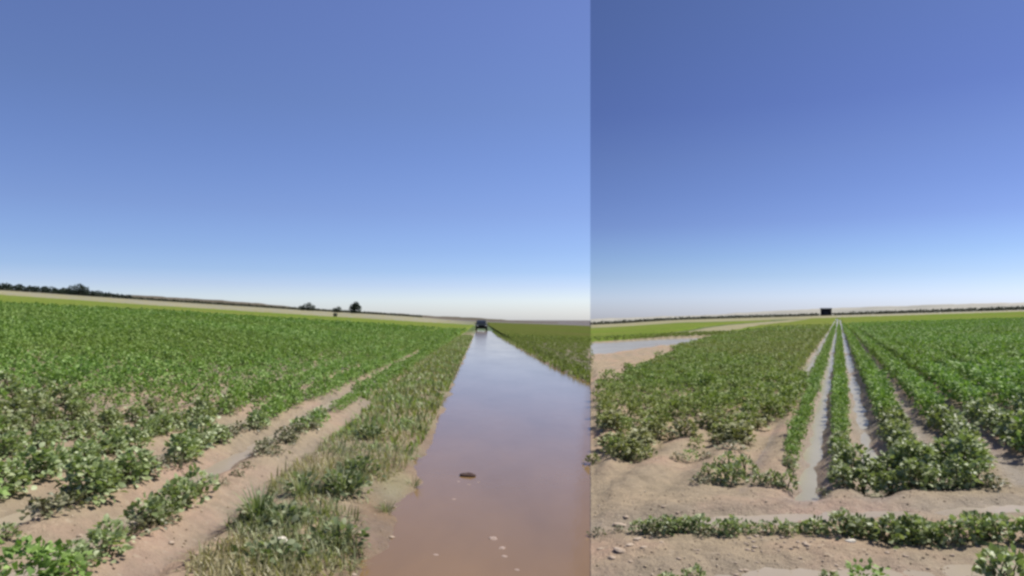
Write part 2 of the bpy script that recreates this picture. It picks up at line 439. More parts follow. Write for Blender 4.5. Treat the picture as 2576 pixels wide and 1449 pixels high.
def stem_mesh(name, ends, mat, r0=0.009):
    """forked stems from the root to a few points"""
    V = []; Fc = []
    for e in ends:
        e = np.array(e); mid = e * np.array([0.45, 0.45, 0.62])
        prev = None
        for c, rd in ((np.zeros(3) - (0, 0, 0.03), r0), (mid, r0 * 0.7), (e, r0 * 0.35)):
            i0 = len(V)
            for q in range(5):
                an = q / 5 * 2 * math.pi
                V.append(c + np.array([math.cos(an) * rd, math.sin(an) * rd, 0]))
            if prev is not None:
                for q in range(5):
                    Fc.append((prev + q, prev + (q + 1) % 5, i0 + (q + 1) % 5, i0 + q))
            prev = i0
    Fc = np.array(Fc)
    return mesh_np(name, np.array(V), Fc.ravel(), np.full(len(Fc), 4), mat, True)

PLANTS = {'full': [], 'small': [], 'wilt': []}
for i in range(7):
    P, D, U = leaf_frames(210, 0.155, 0.27, RNG, low=0.0)
    v, f, t = leaves_mesh(P, D, U, RNG.uniform(0.036, 0.072, 210), LEAF, LEAF_F)
    fo = mesh_np('foliage', v, f, t, M['leaf'])
    st = stem_mesh('stem', [p * 0.95 for p in P[:7]], M['stem'])
    PLANTS['full'].append((fo, st))
for i in range(5):
    P, D, U = leaf_frames(105, 0.14, 0.20, RNG, low=0.0)
    D[:, 2] += 0.25
    v, f, t = leaves_mesh(P, D, U, RNG.uniform(0.032, 0.062, 105), LEAF, LEAF_F)
    fo = mesh_np('foliage', v, f, t, M['leaf'])
    PLANTS['small'].append((fo, stem_mesh('stem', [p * 0.95 for p in P[:6]], M['stem'])))
for i in range(5):
    P, D, U = leaf_frames(80, 0.16, 0.14, RNG, low=0.0)
    D[:, 2] -= 0.1
    v, f, t = leaves_mesh(P, D, U, RNG.uniform(0.026, 0.055, 80), LEAF, LEAF_F)
    fo = mesh_np('foliage', v, f, t, M['wilt'])
    PLANTS['wilt'].append((fo, stem_mesh('stem', [p * 0.98 for p in P[:9]], M['stem'], 0.007)))

for kd in ('full', 'small', 'wilt'):
    PLANTS['olive ' + kd] = []
    for fo, st in PLANTS[kd]:
        f2 = fo.copy(); f2.materials[0] = M['olive'] if kd != 'wilt' else M['wilt']
        PLANTS['olive ' + kd].append((f2, st))

# ---- where the plants stand: list of (x, y, scale, kind, group)
PL = []
def row_left(k): return -2.24 - 0.70 * k
ORD = ['first', 'second', 'third', 'fourth', 'fifth', 'sixth', 'seventh', 'eighth', 'ninth', 'tenth', 'eleventh', 'twelfth',
       'thirteenth', 'fourteenth', 'fifteenth', 'sixteenth', 'seventeenth', 'eighteenth', 'nineteenth', 'twentieth']

def y_on_row(X, px):
    return X / ((px * 1024 / 2576 - 512) / F - UL)

def clumps(k, spec):
    X = row_left(k)
    for a, b, s, kind, gap in spec:
        ya, yb = y_on_row(X, a), y_on_row(X, b)
        y = ya
        while y < yb:
            PL.append((UL * y + X + random.gauss(0, 0.05), y, s * random.uniform(0.85, 1.15), kind, ('L', k)))
            y += gap * random.uniform(0.8, 1.2)

clumps(0, [(70, 150, 0.8, 'full', 0.17), (150, 300, 0.8, 'small', 0.15), (345, 420, 0.8, 'wilt', 0.15), (380, 505, 0.95, 'small', 0.14), (515, 620, 0.45, 'wilt', 0.3), (665, 720, 0.8, 'wilt', 0.14),
           (715, 790, 0.9, 'wilt', 0.2), (760, 820, 0.8, 'small', 0.3), (840, 905, 0.75, 'small', 0.25), (905, 1060, 0.8, 'full', 0.35)])
clumps(1, [(-40, 25, 0.65, 'small', 0.2), (130, 240, 0.85, 'wilt', 0.14), (225, 345, 1.0, 'full', 0.18), (340, 372, 0.8, 'wilt', 0.15), (390, 450, 0.8, 'wilt', 0.2), (440, 545, 0.95, 'full', 0.2), (545, 630, 0.85, 'wilt', 0.2),
           (630, 1075, 0.8, 'full', 0.22)])
clumps(2, [(-60, 110, 1.0, 'full', 0.2), (110, 300, 0.9, 'small', 0.15), (280, 410, 0.85, 'full', 0.22), (425, 515, 0.88, 'full', 0.22), (520, 1090, 0.82, 'full', 0.22)])
for k in range(0, 62):
    X = row_left(k)
    y = max(3.5, abs(X) / 0.86) if k > 2 else y_on_row(X, (1060, 1075, 1090)[k])
    while y < 100:
        if random.random() > 0.03 + max(0, y - 60) / 60:
            PL.append((UL * y + X + random.gauss(0, 0.035), y, random.uniform(0.92, 1.1) * (0.8 if 2 < k < 5 else 0.95 if k < 14 else 1.1) * (1 if y < 9 else random.uniform(0.75, 1.3)), 'full', ('L', k)))
        y += (0.2 if y < 9 else 0.31) * random.uniform(0.85, 1.2)

# beyond the cut bank
def cross(a, b, py, s, kind, gap, grp, dy=0.08):
    px = a
    while px < b:
        x, y = at(px, py)
        PL.append((x + random.gauss(0, 0.02), y + random.gauss(0, dy), s * random.uniform(0.8, 1.15), kind, grp))
        px += gap * 2576 / 1024 * F / y * random.uniform(0.8, 1.2)
cross(1500, 1570, 1335, 0.45, 'wilt', 0.17, ('R', 'front'), 0.03)
cross(1600, 1720, 1345, 0.55, 'small', 0.07, ('R', 'front'), 0.05)
cross(1690, 1850, 1348, 0.68, 'small', 0.08, ('R', 'front'), 0.05)
cross(1640, 1850, 1352, 0.5, 'wilt', 0.2, ('R', 'front'), 0.05)
cross(1890, 2090, 1350, 0.52, 'small', 0.08, ('R', 'front'), 0.05)
cross(2060, 2320, 1358, 0.85, 'small', 0.10, ('R', 'front'), 0.06)
cross(2190, 2330, 1362, 0.85, 'small', 0.12, ('R', 'front'), 0.06)
cross(2330, 2620, 1372, 0.85, 'small', 0.10, ('R', 'front'), 0.06)
cross(1690, 1770, 1480, 0.5, 'small', 0.15, ('R', 'frame'), 0.04)
cross(2080, 2200, 1483, 0.6, 'small', 0.16, ('R', 'frame'), 0.04)
cross(2500, 2600, 1478, 0.9, 'small', 0.15, ('R', 'frame'), 0.04)
cross(1750, 1790, 1228, 0.5, 'wilt', 0.15, ('R', 'end1'), 0.05)
cross(1790, 1870, 1222, 0.85, 'small', 0.11, ('R', 'end1'), 0.08)
cross(1830, 1870, 1195, 0.9, 'small', 0.14, ('R', 'end1'), 0.1)
cross(1905, 1935, 1228, 0.55, 'small', 0.15, ('R', 'end2'), 0.05)
cross(1935, 2000, 1232, 0.72, 'small', 0.12, ('R', 'end2'), 0.06)
cross(2080, 2110, 1240, 0.55, 'wilt', 0.14, ('R', 'end3'), 0.05)
cross(2115, 2490, 1232, 0.98, 'full', 0.19, ('R', 'end3'), 0.06)
cross(2150, 2500, 1200, 1.05, 'full', 0.2, ('R', 'end3'), 0.1)
cross(2490, 2525, 1235, 0.7, 'wilt', 0.15, ('R', 'end3'), 0.05)
cross(1500, 1530, 1165, 0.75, 'small', 0.2, ('R', 'edge'), 0.1)
cross(1555, 1625, 1160, 0.85, 'small', 0.14, ('R', 'edge'), 0.08)
cross(1700, 1790, 1160, 0.62, 'wilt', 0.15, ('R', 'edge'), 0.08)
def px_py(x, y):
    px = 512 + F * x / y
    hz = np.interp(px, *HZR) if px > 590.3 else np.interp(px, *HZL)
    return px * 2576 / 1024, (hz + F * H / y) * 2576 / 1024

EDGE_PY = ([1485, 1540, 1640, 1700, 1830, 1990, 2060], [985, 955, 920, 880, 845, 815, 806])     # far left border
FRONT_PY = ([1485, 1640, 1670, 1700, 1800, 1830, 1880, 2020, 2100, 2550, 2900], [1160, 1150, 1115, 1130, 1150, 1195, 1195, 1190, 1225, 1185, 1120])
for k in range(-34, 62):
    X = H * (0.02 + 0.42 * k) + (0.12 if k == -1 else 0.06 if k < -1 else 0)
    y = 5.6
    while y < 105:
        if random.random() < max(0, y - 65) / 60:
            y += 0.25; continue
        x = UR * y + X + random.gauss(0, 0.035 if k > -2 else 0.07 if k == -2 else 0.3)
        if x > SEAM * y + 0.2 and x / y < 0.9:
            px, py = px_py(x, y)
            front = np.interp(px, *FRONT_PY); edge = np.interp(px, *EDGE_PY)
            ok = py < front and (py > edge + 2 or px > 2060)
            s, kind = random.uniform(0.95, 1.2), 'full'
            if k in (1, 2): s *= 0.85
            if ok and k <= 0:
                s = random.uniform(0.75, 1.0)
                s *= 0.8 if k >= -1 else 1.0
                if k == 0 and y < 12: s *= 0.9; ok = random.random() < 0.95
                if k == -1 and y < 14: s *= 0.8; ok = random.random() < 0.95
                if 1915 < px < 1988 and 1035 < py < 1180: ok = ok and random.random() < 0.15
                if k < -1:
                    d = float(vnoise(x, y, 1.7, 41)) + float(vnoise(x, y, 0.6, 42)) * 0.6
                    lim = np.interp(py - edge, [0, 25, 70, 150], [0.1, -0.4, -0.85, -1.0]) if px < 1750 else -1.1
                    s *= 0.85
                    ok = ok and d > lim
                    s *= random.uniform(0.85, 1.25)
                    if py > 1000 and random.random() < 0.35: kind = 'small'
                    if py > 1030: ok = ok and random.random() < 0.9; s *= 1.1
                    if random.random() < np.interp(px, [1485, 1750, 1900], [0.4, 0.15, 0.03]): kind = 'wilt'
            if ok:
                PL.append((x, y, s, kind, ('R', k)))
        if k == -2 and 10.8 < y < 16 and random.random() < 0.8:
            PL.append((UR * y - 0.55 * H + random.gauss(0, 0.08), y, random.uniform(0.8, 1.0), 'full', ('R', -2)))
        y += (0.2 if k > 0 else 0.19 if k > -3 else 0.13) * random.uniform(0.85, 1.2)
# the field across the track
for k in range(0, 60):
    y = 18
    while y < 74:
        x = UL * y + track_right(y) + 0.75 + 0.8 * k
        if is_right(x, y):
            px, py = px_py(x, y)
            if puddle(x, y) > -2 or y < 62 or px > 1850: y += 0.4; continue
        if x / y < 0.34:
            PL.append((x + random.gauss(0, 0.1), y, random.uniform(0.6, 0.85), 'full', ('X', k)))
        y += 0.4 * random.uniform(0.85, 1.2)

def shown(p):
    x, y, s, kd, g = p
    px, py = px_py(x, y)
    return -12 < px * 0.3975 < 1036 and py * 0.3975 < 588
N_IND = 295
order = sorted((i for i, p in enumerate(PL) if shown(p)), key=lambda i: PL[i][1] / max(PL[i][2], 0.5) ** 0.5)
ind = set(order[:N_IND])

def plant_label(g, kind):
    olive = g[0] == 'R' and (g[1] == 'edge' or (isinstance(g[1], int) and g[1] < -1))
    look = {'full': 'sprawling olive crop plant' if olive else 'bushy green crop plant', 'small': 'small leafy crop plant', 'wilt': 'half wilted low crop plant'}[kind]
    side, k = g
    if side == 'L':
        where = 'in the %s row from the grassy track verge' % ORD[k]
    elif side == 'X':
        where = 'in the field across the flooded track'
    elif k == 'front':
        where = 'in the thin row on bare soil, crossing before the field'
    elif k == 'frame':
        where = 'alone on the bare soil at the bottom edge'
    elif k in ('end1', 'end2', 'end3'):
        where = {'end1': 'in the dark clump ending the rows beside pinkish soil', 'end2': 'in the little clump between the two larger row end clumps',
                 'end3': 'in the wide dense clump that closes the row ends'}[k]
    elif k == 'edge':
        where = 'standing apart on soil at the patchy field corner'
    elif k < -1:
        where = 'in the patchy part near the muddy cut bank'
    elif k <= 0:
        where = 'in the %s row left of the wet furrow' % ('second' if k == -1 else 'first') if k == -1 else 'in the row between the two wet furrows'
    else:
        where = 'in the %s full row right of the wet furrows' % ORD[k - 1]
    return look + ' ' + where, 'crop plants: %s %s' % (look, where)

rng2 = random.Random(5)
for i in sorted(ind, key=lambda i: PL[i][1]):
    x, y, s, kind, g = PL[i]
    in_patch = g[0] == 'R' and (g[1] == 'edge' or (isinstance(g[1], int) and g[1] < -1))
    fo, st = rng2.choice(PLANTS[('olive ' if in_patch else '') + kind])
    e = empty('crop_plant', (x, y, float(ground(x, y)) - 0.01), rng2.uniform(0, 6.28))
    flat = 0.8 if g[0] == 'R' and isinstance(g[1], int) and g[1] < -1 else 1.0
    e.scale = (s / flat ** 0.8, s / flat ** 0.8, s * flat * rng2.uniform(0.85, 1.15))
    lab, grp = plant_label(g, kind)
    tag(e, lab, 'crop plant', grp)
    obj('foliage', fo, e); obj('stem', st, e)

# ---- the rest of the crop: masses of leaves
LODS = [(0, 13, 160, 0.056), (13, 22, 130, 0.060), (22, 36, 95, 0.068), (36, 60, 62, 0.084), (60, 1e9, 30, 0.13)]
def mass(name, pts, mat, box=True):
    VV, FF, TT = [], [], []; off = 0
    A = np.array([p[:3] for p in pts]); tall = np.array([p[3] == 'full' for p in pts])
    gz = ground(A[:, 0], A[:, 1])
    pick = RNG.integers(0, 9, len(A)); yaw = RNG.uniform(0, 6.283, len(A)); hs = RNG.uniform(0.85, 1.2, len(A))
    for lo, hi, n, size in LODS:
        for q in range(9):
            for tl in (True, False):
                sel = np.where((A[:, 1] >= lo) & (A[:, 1] < hi) & (pick == q) & (tall == tl))[0]
                if not len(sel): continue
                m = n if tl else n // 2
                P, D, U = leaf_frames(m, 0.15 if box else 0.185, 0.32 if tl else 0.2, RNG, low=0.05, box=box)
                if not box: U[:, :2] += P[:, :2] * 5 * np.clip(1.1 - P[:, 2:3] / 0.32, 0, 1)
                v, f, t = leaves_mesh(P, D, U, size * RNG.uniform(0.65, 1.3, m), LEAF2, LEAF2_F)
                c, sn = np.cos(yaw[sel])[:, None], np.sin(yaw[sel])[:, None]; sc = A[sel, 2][:, None]
                X = (v[None, :, 0] * c - v[None, :, 1] * sn) * sc + A[sel, 0][:, None]
                Y = (v[None, :, 0] * sn + v[None, :, 1] * c) * sc + A[sel, 1][:, None]
                Z = v[None, :, 2] * sc * hs[sel][:, None] + gz[sel][:, None]
                VV.append(np.stack([X, Y, Z], -1).reshape(-1, 3))
                FF.append((f[None, :] + (np.arange(len(sel)) * len(v))[:, None]).ravel() + off); TT.append(np.tile(t, len(sel)))
                off += len(v) * len(sel)
    me = mesh_np(name, np.concatenate(VV), np.concatenate(FF), np.concatenate(TT), mat)
    return tag(obj(name, me), kind='stuff')
rest = [p for i, p in enumerate(PL) if i not in ind]
tag(mass('crop_mass', [p for p in rest if p[4][0] == 'L'], M['leaf_far'], False), 'dense green crop filling the field beside the grassy verge', 'crop')
tag(mass('crop_mass', [p for p in rest if p[4][0] == 'R' and not (isinstance(p[4][1], int) and p[4][1] < -1)], M['leaf_far']), 'dense green crop rows beyond the wet furrows', 'crop')
tag(mass('crop_mass', [p for p in rest if p[4][0] == 'R' and isinstance(p[4][1], int) and p[4][1] < -1], M['olive_far']), 'patchy olive crop left of the wet furrows', 'crop')
tag(mass('crop_mass', [p for p in rest if p[4][0] == 'X'], M['dull']), 'green crop on the far side of the flooded track', 'crop')

# ---- far canopy sheets with rows, 60 m and beyond
def canopy(name, ta, tb, y0, y1, mask, uu, sp, right, label, mat='canopy'):
    th = np.linspace(ta, tb, 420); yy = np.geomspace(y0, y1, 150)
    T, Y = np.meshgrid(th, yy, indexing='ij')
    X = T * Y
    m = mask(X, Y)
    xo = X - uu * Y
    rows = (0.5 + 0.5 * np.cos(2 * np.pi * xo / sp)) * (1 - smooth(90, 150, Y))
    hgt = 0.27 + 0.05 * rows + 0.05 * vnoise(X, Y, 1.3, 51) + 0.05 * vnoise(X, Y, 5, 52)
    Z = base(X, Y, np.full(X.shape, right)) + np.where(m > 0, hgt * np.clip(m, 0, 1), 0) - 0.25 * (m <= 0)
    n, k = X.shape
    me = mesh_np(name, np.stack([X, Y, Z], -1).reshape(-1, 3), grid_faces(n, k)[:, ::-1].ravel(), np.full((n - 1) * (k - 1), 4), M[mat], True)
    tag(obj(name, me), label, 'crop', None, 'stuff')
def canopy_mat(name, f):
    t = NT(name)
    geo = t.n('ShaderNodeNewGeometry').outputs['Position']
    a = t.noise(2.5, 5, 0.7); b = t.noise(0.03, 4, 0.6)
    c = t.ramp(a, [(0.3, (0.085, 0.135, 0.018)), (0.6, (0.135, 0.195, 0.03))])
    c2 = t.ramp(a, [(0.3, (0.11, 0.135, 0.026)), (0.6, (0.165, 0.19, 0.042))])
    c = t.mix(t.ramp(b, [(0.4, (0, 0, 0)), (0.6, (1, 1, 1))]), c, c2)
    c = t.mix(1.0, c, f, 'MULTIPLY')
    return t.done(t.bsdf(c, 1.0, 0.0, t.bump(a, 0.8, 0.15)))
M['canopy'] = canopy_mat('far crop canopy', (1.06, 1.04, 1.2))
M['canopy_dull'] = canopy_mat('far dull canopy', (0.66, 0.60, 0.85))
canopy('crop_canopy', -1.0, UL - 0.008, 58, 206, lambda X, Y: np.minimum(smooth(58, 72, Y), smooth(205, 201, Y + 4 * vnoise(X, Y, 30, 61))) * (X - UL * Y < -2.0), UL, 0.77, False, 'smooth green crop stretching to the pale stubble behind')
canopy('crop_canopy', UR - 0.25, 1.1, 62, 288, lambda X, Y: np.minimum(smooth(62, 76, Y), smooth(285, 280, Y + 5 * vnoise(X, Y, 30, 62))) * (np.abs((X - UR * Y) / H + 0.57) > 0.1) * (np.abs((X - UR * Y) / H + 0.18) > 0.13) * (np.abs((X - UR * Y) / H - 0.22) > 0.11)
       * (Y < np.interp(512 + F * X / Y, [560, 676, 740, 791, 810, 811], [20, 41, 82, 175, 270, 400])), UR, 0.672, True, 'smooth green crop below the black shed and hills')
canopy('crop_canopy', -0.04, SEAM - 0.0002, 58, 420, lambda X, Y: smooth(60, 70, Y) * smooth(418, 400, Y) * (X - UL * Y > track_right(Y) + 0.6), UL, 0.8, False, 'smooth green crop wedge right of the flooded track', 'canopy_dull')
canopy('crop_canopy', SEAM + 0.0002, 0.36, 60, 262, lambda X, Y: smooth(63, 68, Y) * smooth(258, 250, Y) * (Y > np.interp(512 + F * X / Y, [590, 650, 690, 730, 791], [63, 68, 105, 185, 280])), UL, 0.8, True, 'green crop strip behind the standing water')

# ------------------------------------------------------------------ verge grass (uncountable)
def blades(name, pts, mat, lens, lean=0.5, wid=0.006, label=None):
    """pts: x,y arrays; narrow bent blades of three segments"""
    n = len(pts)
    z = ground(pts[:, 0], pts[:, 1])
    a = RNG.uniform(0, 2 * math.pi, n); L = lens * RNG.uniform(0.5, 1.2, n); q = RNG.uniform(0.1, 1.3, n) * lean
    dx = np.cos(a); dy = np.sin(a)
    B = np.stack([pts[:, 0], pts[:, 1], z - 0.01], -1)
    W = np.stack([-dy, dx, np.zeros(n)], -1) * (wid * RNG.uniform(0.6, 1.5, n))[:, None]
    mid = B + np.stack([dx * np.sin(q) * L * 0.5, dy * np.sin(q) * L * 0.5, np.cos(q) * L * 0.55], -1)
    tip = B + np.stack([dx * np.sin(q * 1.5) * L, dy * np.sin(q * 1.5) * L, np.maximum(np.cos(q * 1.5), 0.1) * L], -1)
    V = np.stack([B - W, B + W, mid + W * 0.8, mid - W * 0.8, tip], 1).reshape(-1, 3)
    o = (np.arange(n) * 5)[:, None]
    FF = np.concatenate([o + np.array([[0, 1, 2, 3]]), o + np.array([[3, 2, 4]])], 1).ravel()
    me = mesh_np(name, V, FF, np.tile([4, 3], n), mat)
    return me

def verge_points(n):
    out = []
    while len(out) < n:
        y = 3.6 * (70 / 3.6) ** (random.random() ** 1.25)
        lo, hi = (-1.95, -0.78)
        xl = random.uniform(lo, hi) if y < 8 else random.uniform(-2.2 if y > 13 else -1.9, -0.74)
        cl = float(vnoise(xl, y, 0.55, 71)) + 0.5 * float(vnoise(xl, y, 0.2, 72))
        cen = 1 - abs(xl + 1.25) / 0.75
        if cl + 1.4 * cen > 0.3 + random.random() * 0.3 or y > 13 or (y > 7 and random.random() < 0.55):
            out.append((UL * y + xl, y))
    return np.array(out)
vp = verge_points(24000)
near = vp[:, 1] < 8 + 22 * RNG.random(len(vp)) ** 1.6
tag(obj('verge_grass', blades('verge_grass', vp[near], M['grass'], 0.13, 1.1, 0.005)), 'tangled dry and green grass on the verge of the flooded track', 'grass', None, 'stuff')
tag(obj('verge_grass', blades('verge_grass', vp[~near], M['grass_green'], 0.15, 0.8, 0.018)), 'green grass strip running along the flooded track into the distance', 'grass', None, 'stuff')
# shore grass on the far side of the track
sp = []
while len(sp) < 3500:
    y = 17 * (110 / 17) ** random.random()
    x = UL * y + track_right(y) + random.uniform(0.0, 0.8)
    if not is_right(x, y): sp.append((x, y))
tag(obj('verge_grass', blades('verge_grass', np.array(sp), M['dull'], 0.2, 0.6, 0.02)), 'dull grass along the far shore of the flooded track', 'grass', None, 'stuff')

# crumbs of earth and dead leaf scraps strewn over the bare soil
def crumbs(name, n, side, label):
    pts = []
    while len(pts) < n:
        y = 3.4 * (16 / 3.4) ** (random.random() ** 1.1)
        if side == 'R':
            x = random.uniform(SEAM * y + 0.03, 0.8 * y)
            if y > 7 and random.random() < 0.6: continue
        else:
            x = UL * y + random.uniform(-4.2, -0.62)
        pts.append((x, y))
    A = np.array(pts); z = ground(A[:, 0], A[:, 1])
    O = np.array([[1, 0, 0], [-1, 0, 0], [0, 1, 0], [0, -1, 0], [0, 0, 0.8], [0, 0, -0.8]])
    OF = [(0, 2, 4), (2, 1, 4), (1, 3, 4), (3, 0, 4), (2, 0, 5), (1, 2, 5), (3, 1, 5), (0, 3, 5)]
    sz = 0.003 + 0.009 * RNG.random(n) ** 3
    V = O[None] * (sz[:, None, None] * RNG.uniform(0.6, 1.5, (n, 6, 1)))
    a = RNG.uniform(0, 6.28, n); c, sn = np.cos(a)[:, None], np.sin(a)[:, None]
    V = np.stack([V[..., 0] * c - V[..., 1] * sn, V[..., 0] * sn + V[..., 1] * c, V[..., 2]], -1) + np.stack([A[:, 0], A[:, 1], z + sz * 0.25], -1)[:, None]
    fl = np.array(OF).ravel()
    FFl = (fl[None] + (np.arange(n) * 6)[:, None]).ravel()
    tag(obj(name, mesh_np(name, V.reshape(-1, 3), FFl, np.full(n * 8, 3), M['crumb'])), label, 'soil', None, 'stuff')
crumbs('soil_crumbs', 3500, 'R', 'fine earth crumbs and scraps scattered over the bare pinkish soil')
crumbs('soil_crumbs', 2500, 'L', 'fine earth crumbs and scraps scattered between the crop rows and the track')

# weeds one can tell apart
def weed(px, py, n, L, rad, label, leafy=0):
    x, y = at(px, py); n = int(n * 2.2); leafy = int(leafy * 1.8); L *= 0.85
    e = empty('weed_clump', (x, y, float(ground(x, y)) - 0.01))
    a = RNG.uniform(0, 2 * math.pi, n); rr = rad * np.sqrt(RNG.uniform(0, 1, n)) * 0.45
    P = np.stack([rr * np.cos(a), rr * np.sin(a), np.zeros(n)], -1)
    el = RNG.uniform(0.35, 1.4, n)
    D = np.stack([np.cos(a) * np.cos(el), np.sin(a) * np.cos(el), np.sin(el)], -1)
    BL = np.array([[-0.017, 0, 0], [0.017, 0, 0], [-0.024, 0.45, 0.02], [0.024, 0.45, 0.02], [-0.016, 0.78, -0.05], [0.016, 0.78, -0.05], [0, 1, -0.14]])
    v, f, t = leaves_mesh(P, D, np.tile([[0, 0, 1.0]], (n, 1)), L * RNG.uniform(0.5, 1.15, n), BL, [(0, 1, 3, 2), (2, 3, 5, 4), (4, 5, 6)])
    obj('blades', mesh_np('blades', v, f, t, M['weed']), e)
    if leafy:
        P, D, U = leaf_frames(leafy, rad, L * 0.75, RNG)
        v, f, t = leaves_mesh(P, D, U, RNG.uniform(0.03, 0.07, leafy), LEAF, LEAF_F)
        obj('foliage', mesh_np('foliage', v, f, t, M['weed']), e)
    tag(e, label, 'weed')
weed(650, 1320, 60, 0.30, 0.16, 'spiky blue green weed leaning over the bare soil strip, left edge of the verge', 20)
weed(760, 1265, 55, 0.26, 0.15, 'dark upright weed standing behind the spiky blue green one', 25)
weed(860, 1262, 80, 0.28, 0.24, 'broad green weed in the middle of the verge, the largest one', 110)
weed(900, 1215, 60, 0.26, 0.22, 'pale stemmed green weed just behind the largest verge weed', 80)
weed(720, 1350, 50, 0.2, 0.2, 'flattened grass weed in front of the spiky blue green one', 50)
weed(930, 1120, 50, 0.25, 0.2, 'olive weed farther up the verge beside bare dirt', 70)
weed(850, 1380, 60, 0.18, 0.24, 'grey green weed low on the verge by the muddy water', 60)
weed(680, 1440, 60, 0.17, 0.26, 'yellow green weed at the bottom edge near the white stone', 70)
weed(970, 1290, 40, 0.12, 0.12, 'brown dead weed tuft at the water edge', 0)
weed(1040, 1220, 30, 0.12, 0.1, 'small straw coloured tuft half in the muddy water', 0)

# ------------------------------------------------------------------ stones, clods, debris
def rock(name, px, py, size, mat, flat, label, cat, group=None, z=0.0, seed=0, yaw=0, stretch=1.0):
    x, y = at(px, py)
    bm = bmesh.new()
    bmesh.ops.create_icosphere(bm, subdivisions=3, radius=1)
    rg = np.random.default_rng(seed + int(px * 7 + py))
    ph = rg.uniform(0, 6.28, 9)
    for v in bm.verts:
        c = v.co
        d = 1 + 0.16 * math.sin(3.1 * c.x + ph[0]) * math.cos(2.3 * c.y + ph[1]) + 0.12 * math.sin(5.3 * c.z + ph[2] + 2 * c.x) + 0.06 * math.sin(9 * c.y + ph[3]) * math.sin(8 * c.x + ph[4])
        v.co = Vector((c.x * d * stretch, c.y * d, c.z * d * flat)) * size
    o = bm_obj(name, bm, mat, None, True)
    o.location = (x, y, float(ground(x, y)) + size * flat * 0.35 + z)
    o.rotation_euler = (0, 0, yaw if yaw else rg.uniform(0, 6.28))
    return tag(o, label, cat, group)
rock('stone', 703, 1400, 0.062, M['stone'], 0.6, 'whitish rounded stone lying in the verge grass', 'stone')
o = rock('mud_clod', 1175, 1192, 0.062, M['mud'], 0.42, 'dark mud clod breaking the surface of the flooded track', 'clod', yaw=0.05, stretch=1.5)
o.location.z = float(base(o.location.x, o.location.y)) - 0.015
for q, (a, b, s, lab) in enumerate([(1152, 1206, 0.022, 'pale foam fleck at the left end of the dark floating clod'), (1178, 1214, 0.024, 'pale foam fleck before the dark floating clod'),
                               (1202, 1208, 0.022, 'pale foam fleck at the right end of the dark floating clod'), (1141, 1250, 0.024, 'lone pale fleck in front of the dark floating clod'),
                               (1262, 1372, 0.038, 'bigger pale fleck floating on the brown near water'), (1268, 1392, 0.03, 'pale fleck just below the bigger one on the brown near water'),
                               (1240, 1348, 0.045, 'wide faint fleck above the bigger one on the brown near water'), (1095, 1388, 0.024, 'pale fleck on the brown water below the verge'), (1300, 1425, 0.022, 'smallest pale fleck on the brown water at the bottom')]):
    o = rock('foam_fleck', a, b, s * 0.75, M['foam'], 0.22, lab, 'foam', seed=q, stretch=1.3)
    o.location.z = float(base(o.location.x, o.location.y, False)) - 0.022
CL = [(1010, 1320), (940, 1400), (985, 1345), (870, 1350), (1020, 1290), (1060, 1250), (905, 1360), (1000, 1180), (960, 1390), (1035, 1160), (990, 1270), (890, 1445), (1045, 1110)]
for q, (a, b) in enumerate(CL):
    rock('soil_clod', a, b, random.uniform(0.014, 0.028), M['clod'], 0.5, 'small pale soil clod on the muddy shore of the flooded track', 'clod', 'pale clods on the muddy shore', seed=q)
for q, (a, b) in enumerate([(180, 1305), (315, 1330), (600, 1320), (545, 1240), (480, 1300), (200, 1345), (430, 1375), (640, 1160), (720, 1130), (90, 1330)]):
    rock('soil_clod', a, b, random.uniform(0.015, 0.03), M['clod'], 0.5, 'small pale soil clod on the bare strip beside the verge', 'clod', 'pale clods on the bare strip', seed=40 + q)
PC = [(1560, 1388, .075), (1585, 1378, .06), (1605, 1362, .05), (1640, 1358, .045), (1560, 1312, .085), (1575, 1300, .05), (1540, 1400, .05), (1620, 1385, .04), (1510, 1372, .035), (1665, 1372, .035)]
for q, (a, b, s) in enumerate(PC):
    rock('soil_clod', a, b, s * 0.45, M['clod'], 0.35, 'pale pinkish clod in the scatter at the thin end of the soil row', 'clod', 'pale clods at the end of the thin row', seed=60 + q, stretch=1.5)
for q in range(34):
    a = random.uniform(1870, 2120); b = 1350 + random.gauss(22, 16)
    rock('soil_clod', a, b, random.uniform(0.008, 0.02), M['clod'], 0.5, 'crumb of pale soil in the gap of the thin crossing row', 'clod', 'crumbs in the gap of the thin row', seed=80 + q)
for q in range(30):
    a = random.uniform(1500, 2560); b = random.uniform(1385, 1445)
    rock('soil_clod', a, b, random.uniform(0.008, 0.018), M['clod'], 0.4, 'small clod on the pinkish bare soil in front of the thin row', 'clod', 'clods on the pinkish soil', seed=140 + q)
for q in range(16):
    a = random.uniform(1495, 2000); b = random.uniform(1255, 1310)
    rock('soil_clod', a, b, random.uniform(0.008, 0.017), M['clod'], 0.4, 'small clod on the bare strip behind the thin row', 'clod', 'clods on the strip behind the thin row', seed=190 + q)
for q, (a, b, s, lab) in enumerate([(2140, 1375, .03, 'whitish pebble at the shaded foot of the thin row'), (2375, 1368, .05, 'pale elongated pebble under the tallest plants of the thin row'), (2000, 1112, .055, 'whitish stone on the bare pink gap between the plant rows'), (2380, 1185, .03, 'whitish pebble between dense plants near the row ends')]):
    rock('stone', a, b, s * 0.8, M['stone'], 0.5, lab, 'stone', seed=230 + q, stretch=1.5)

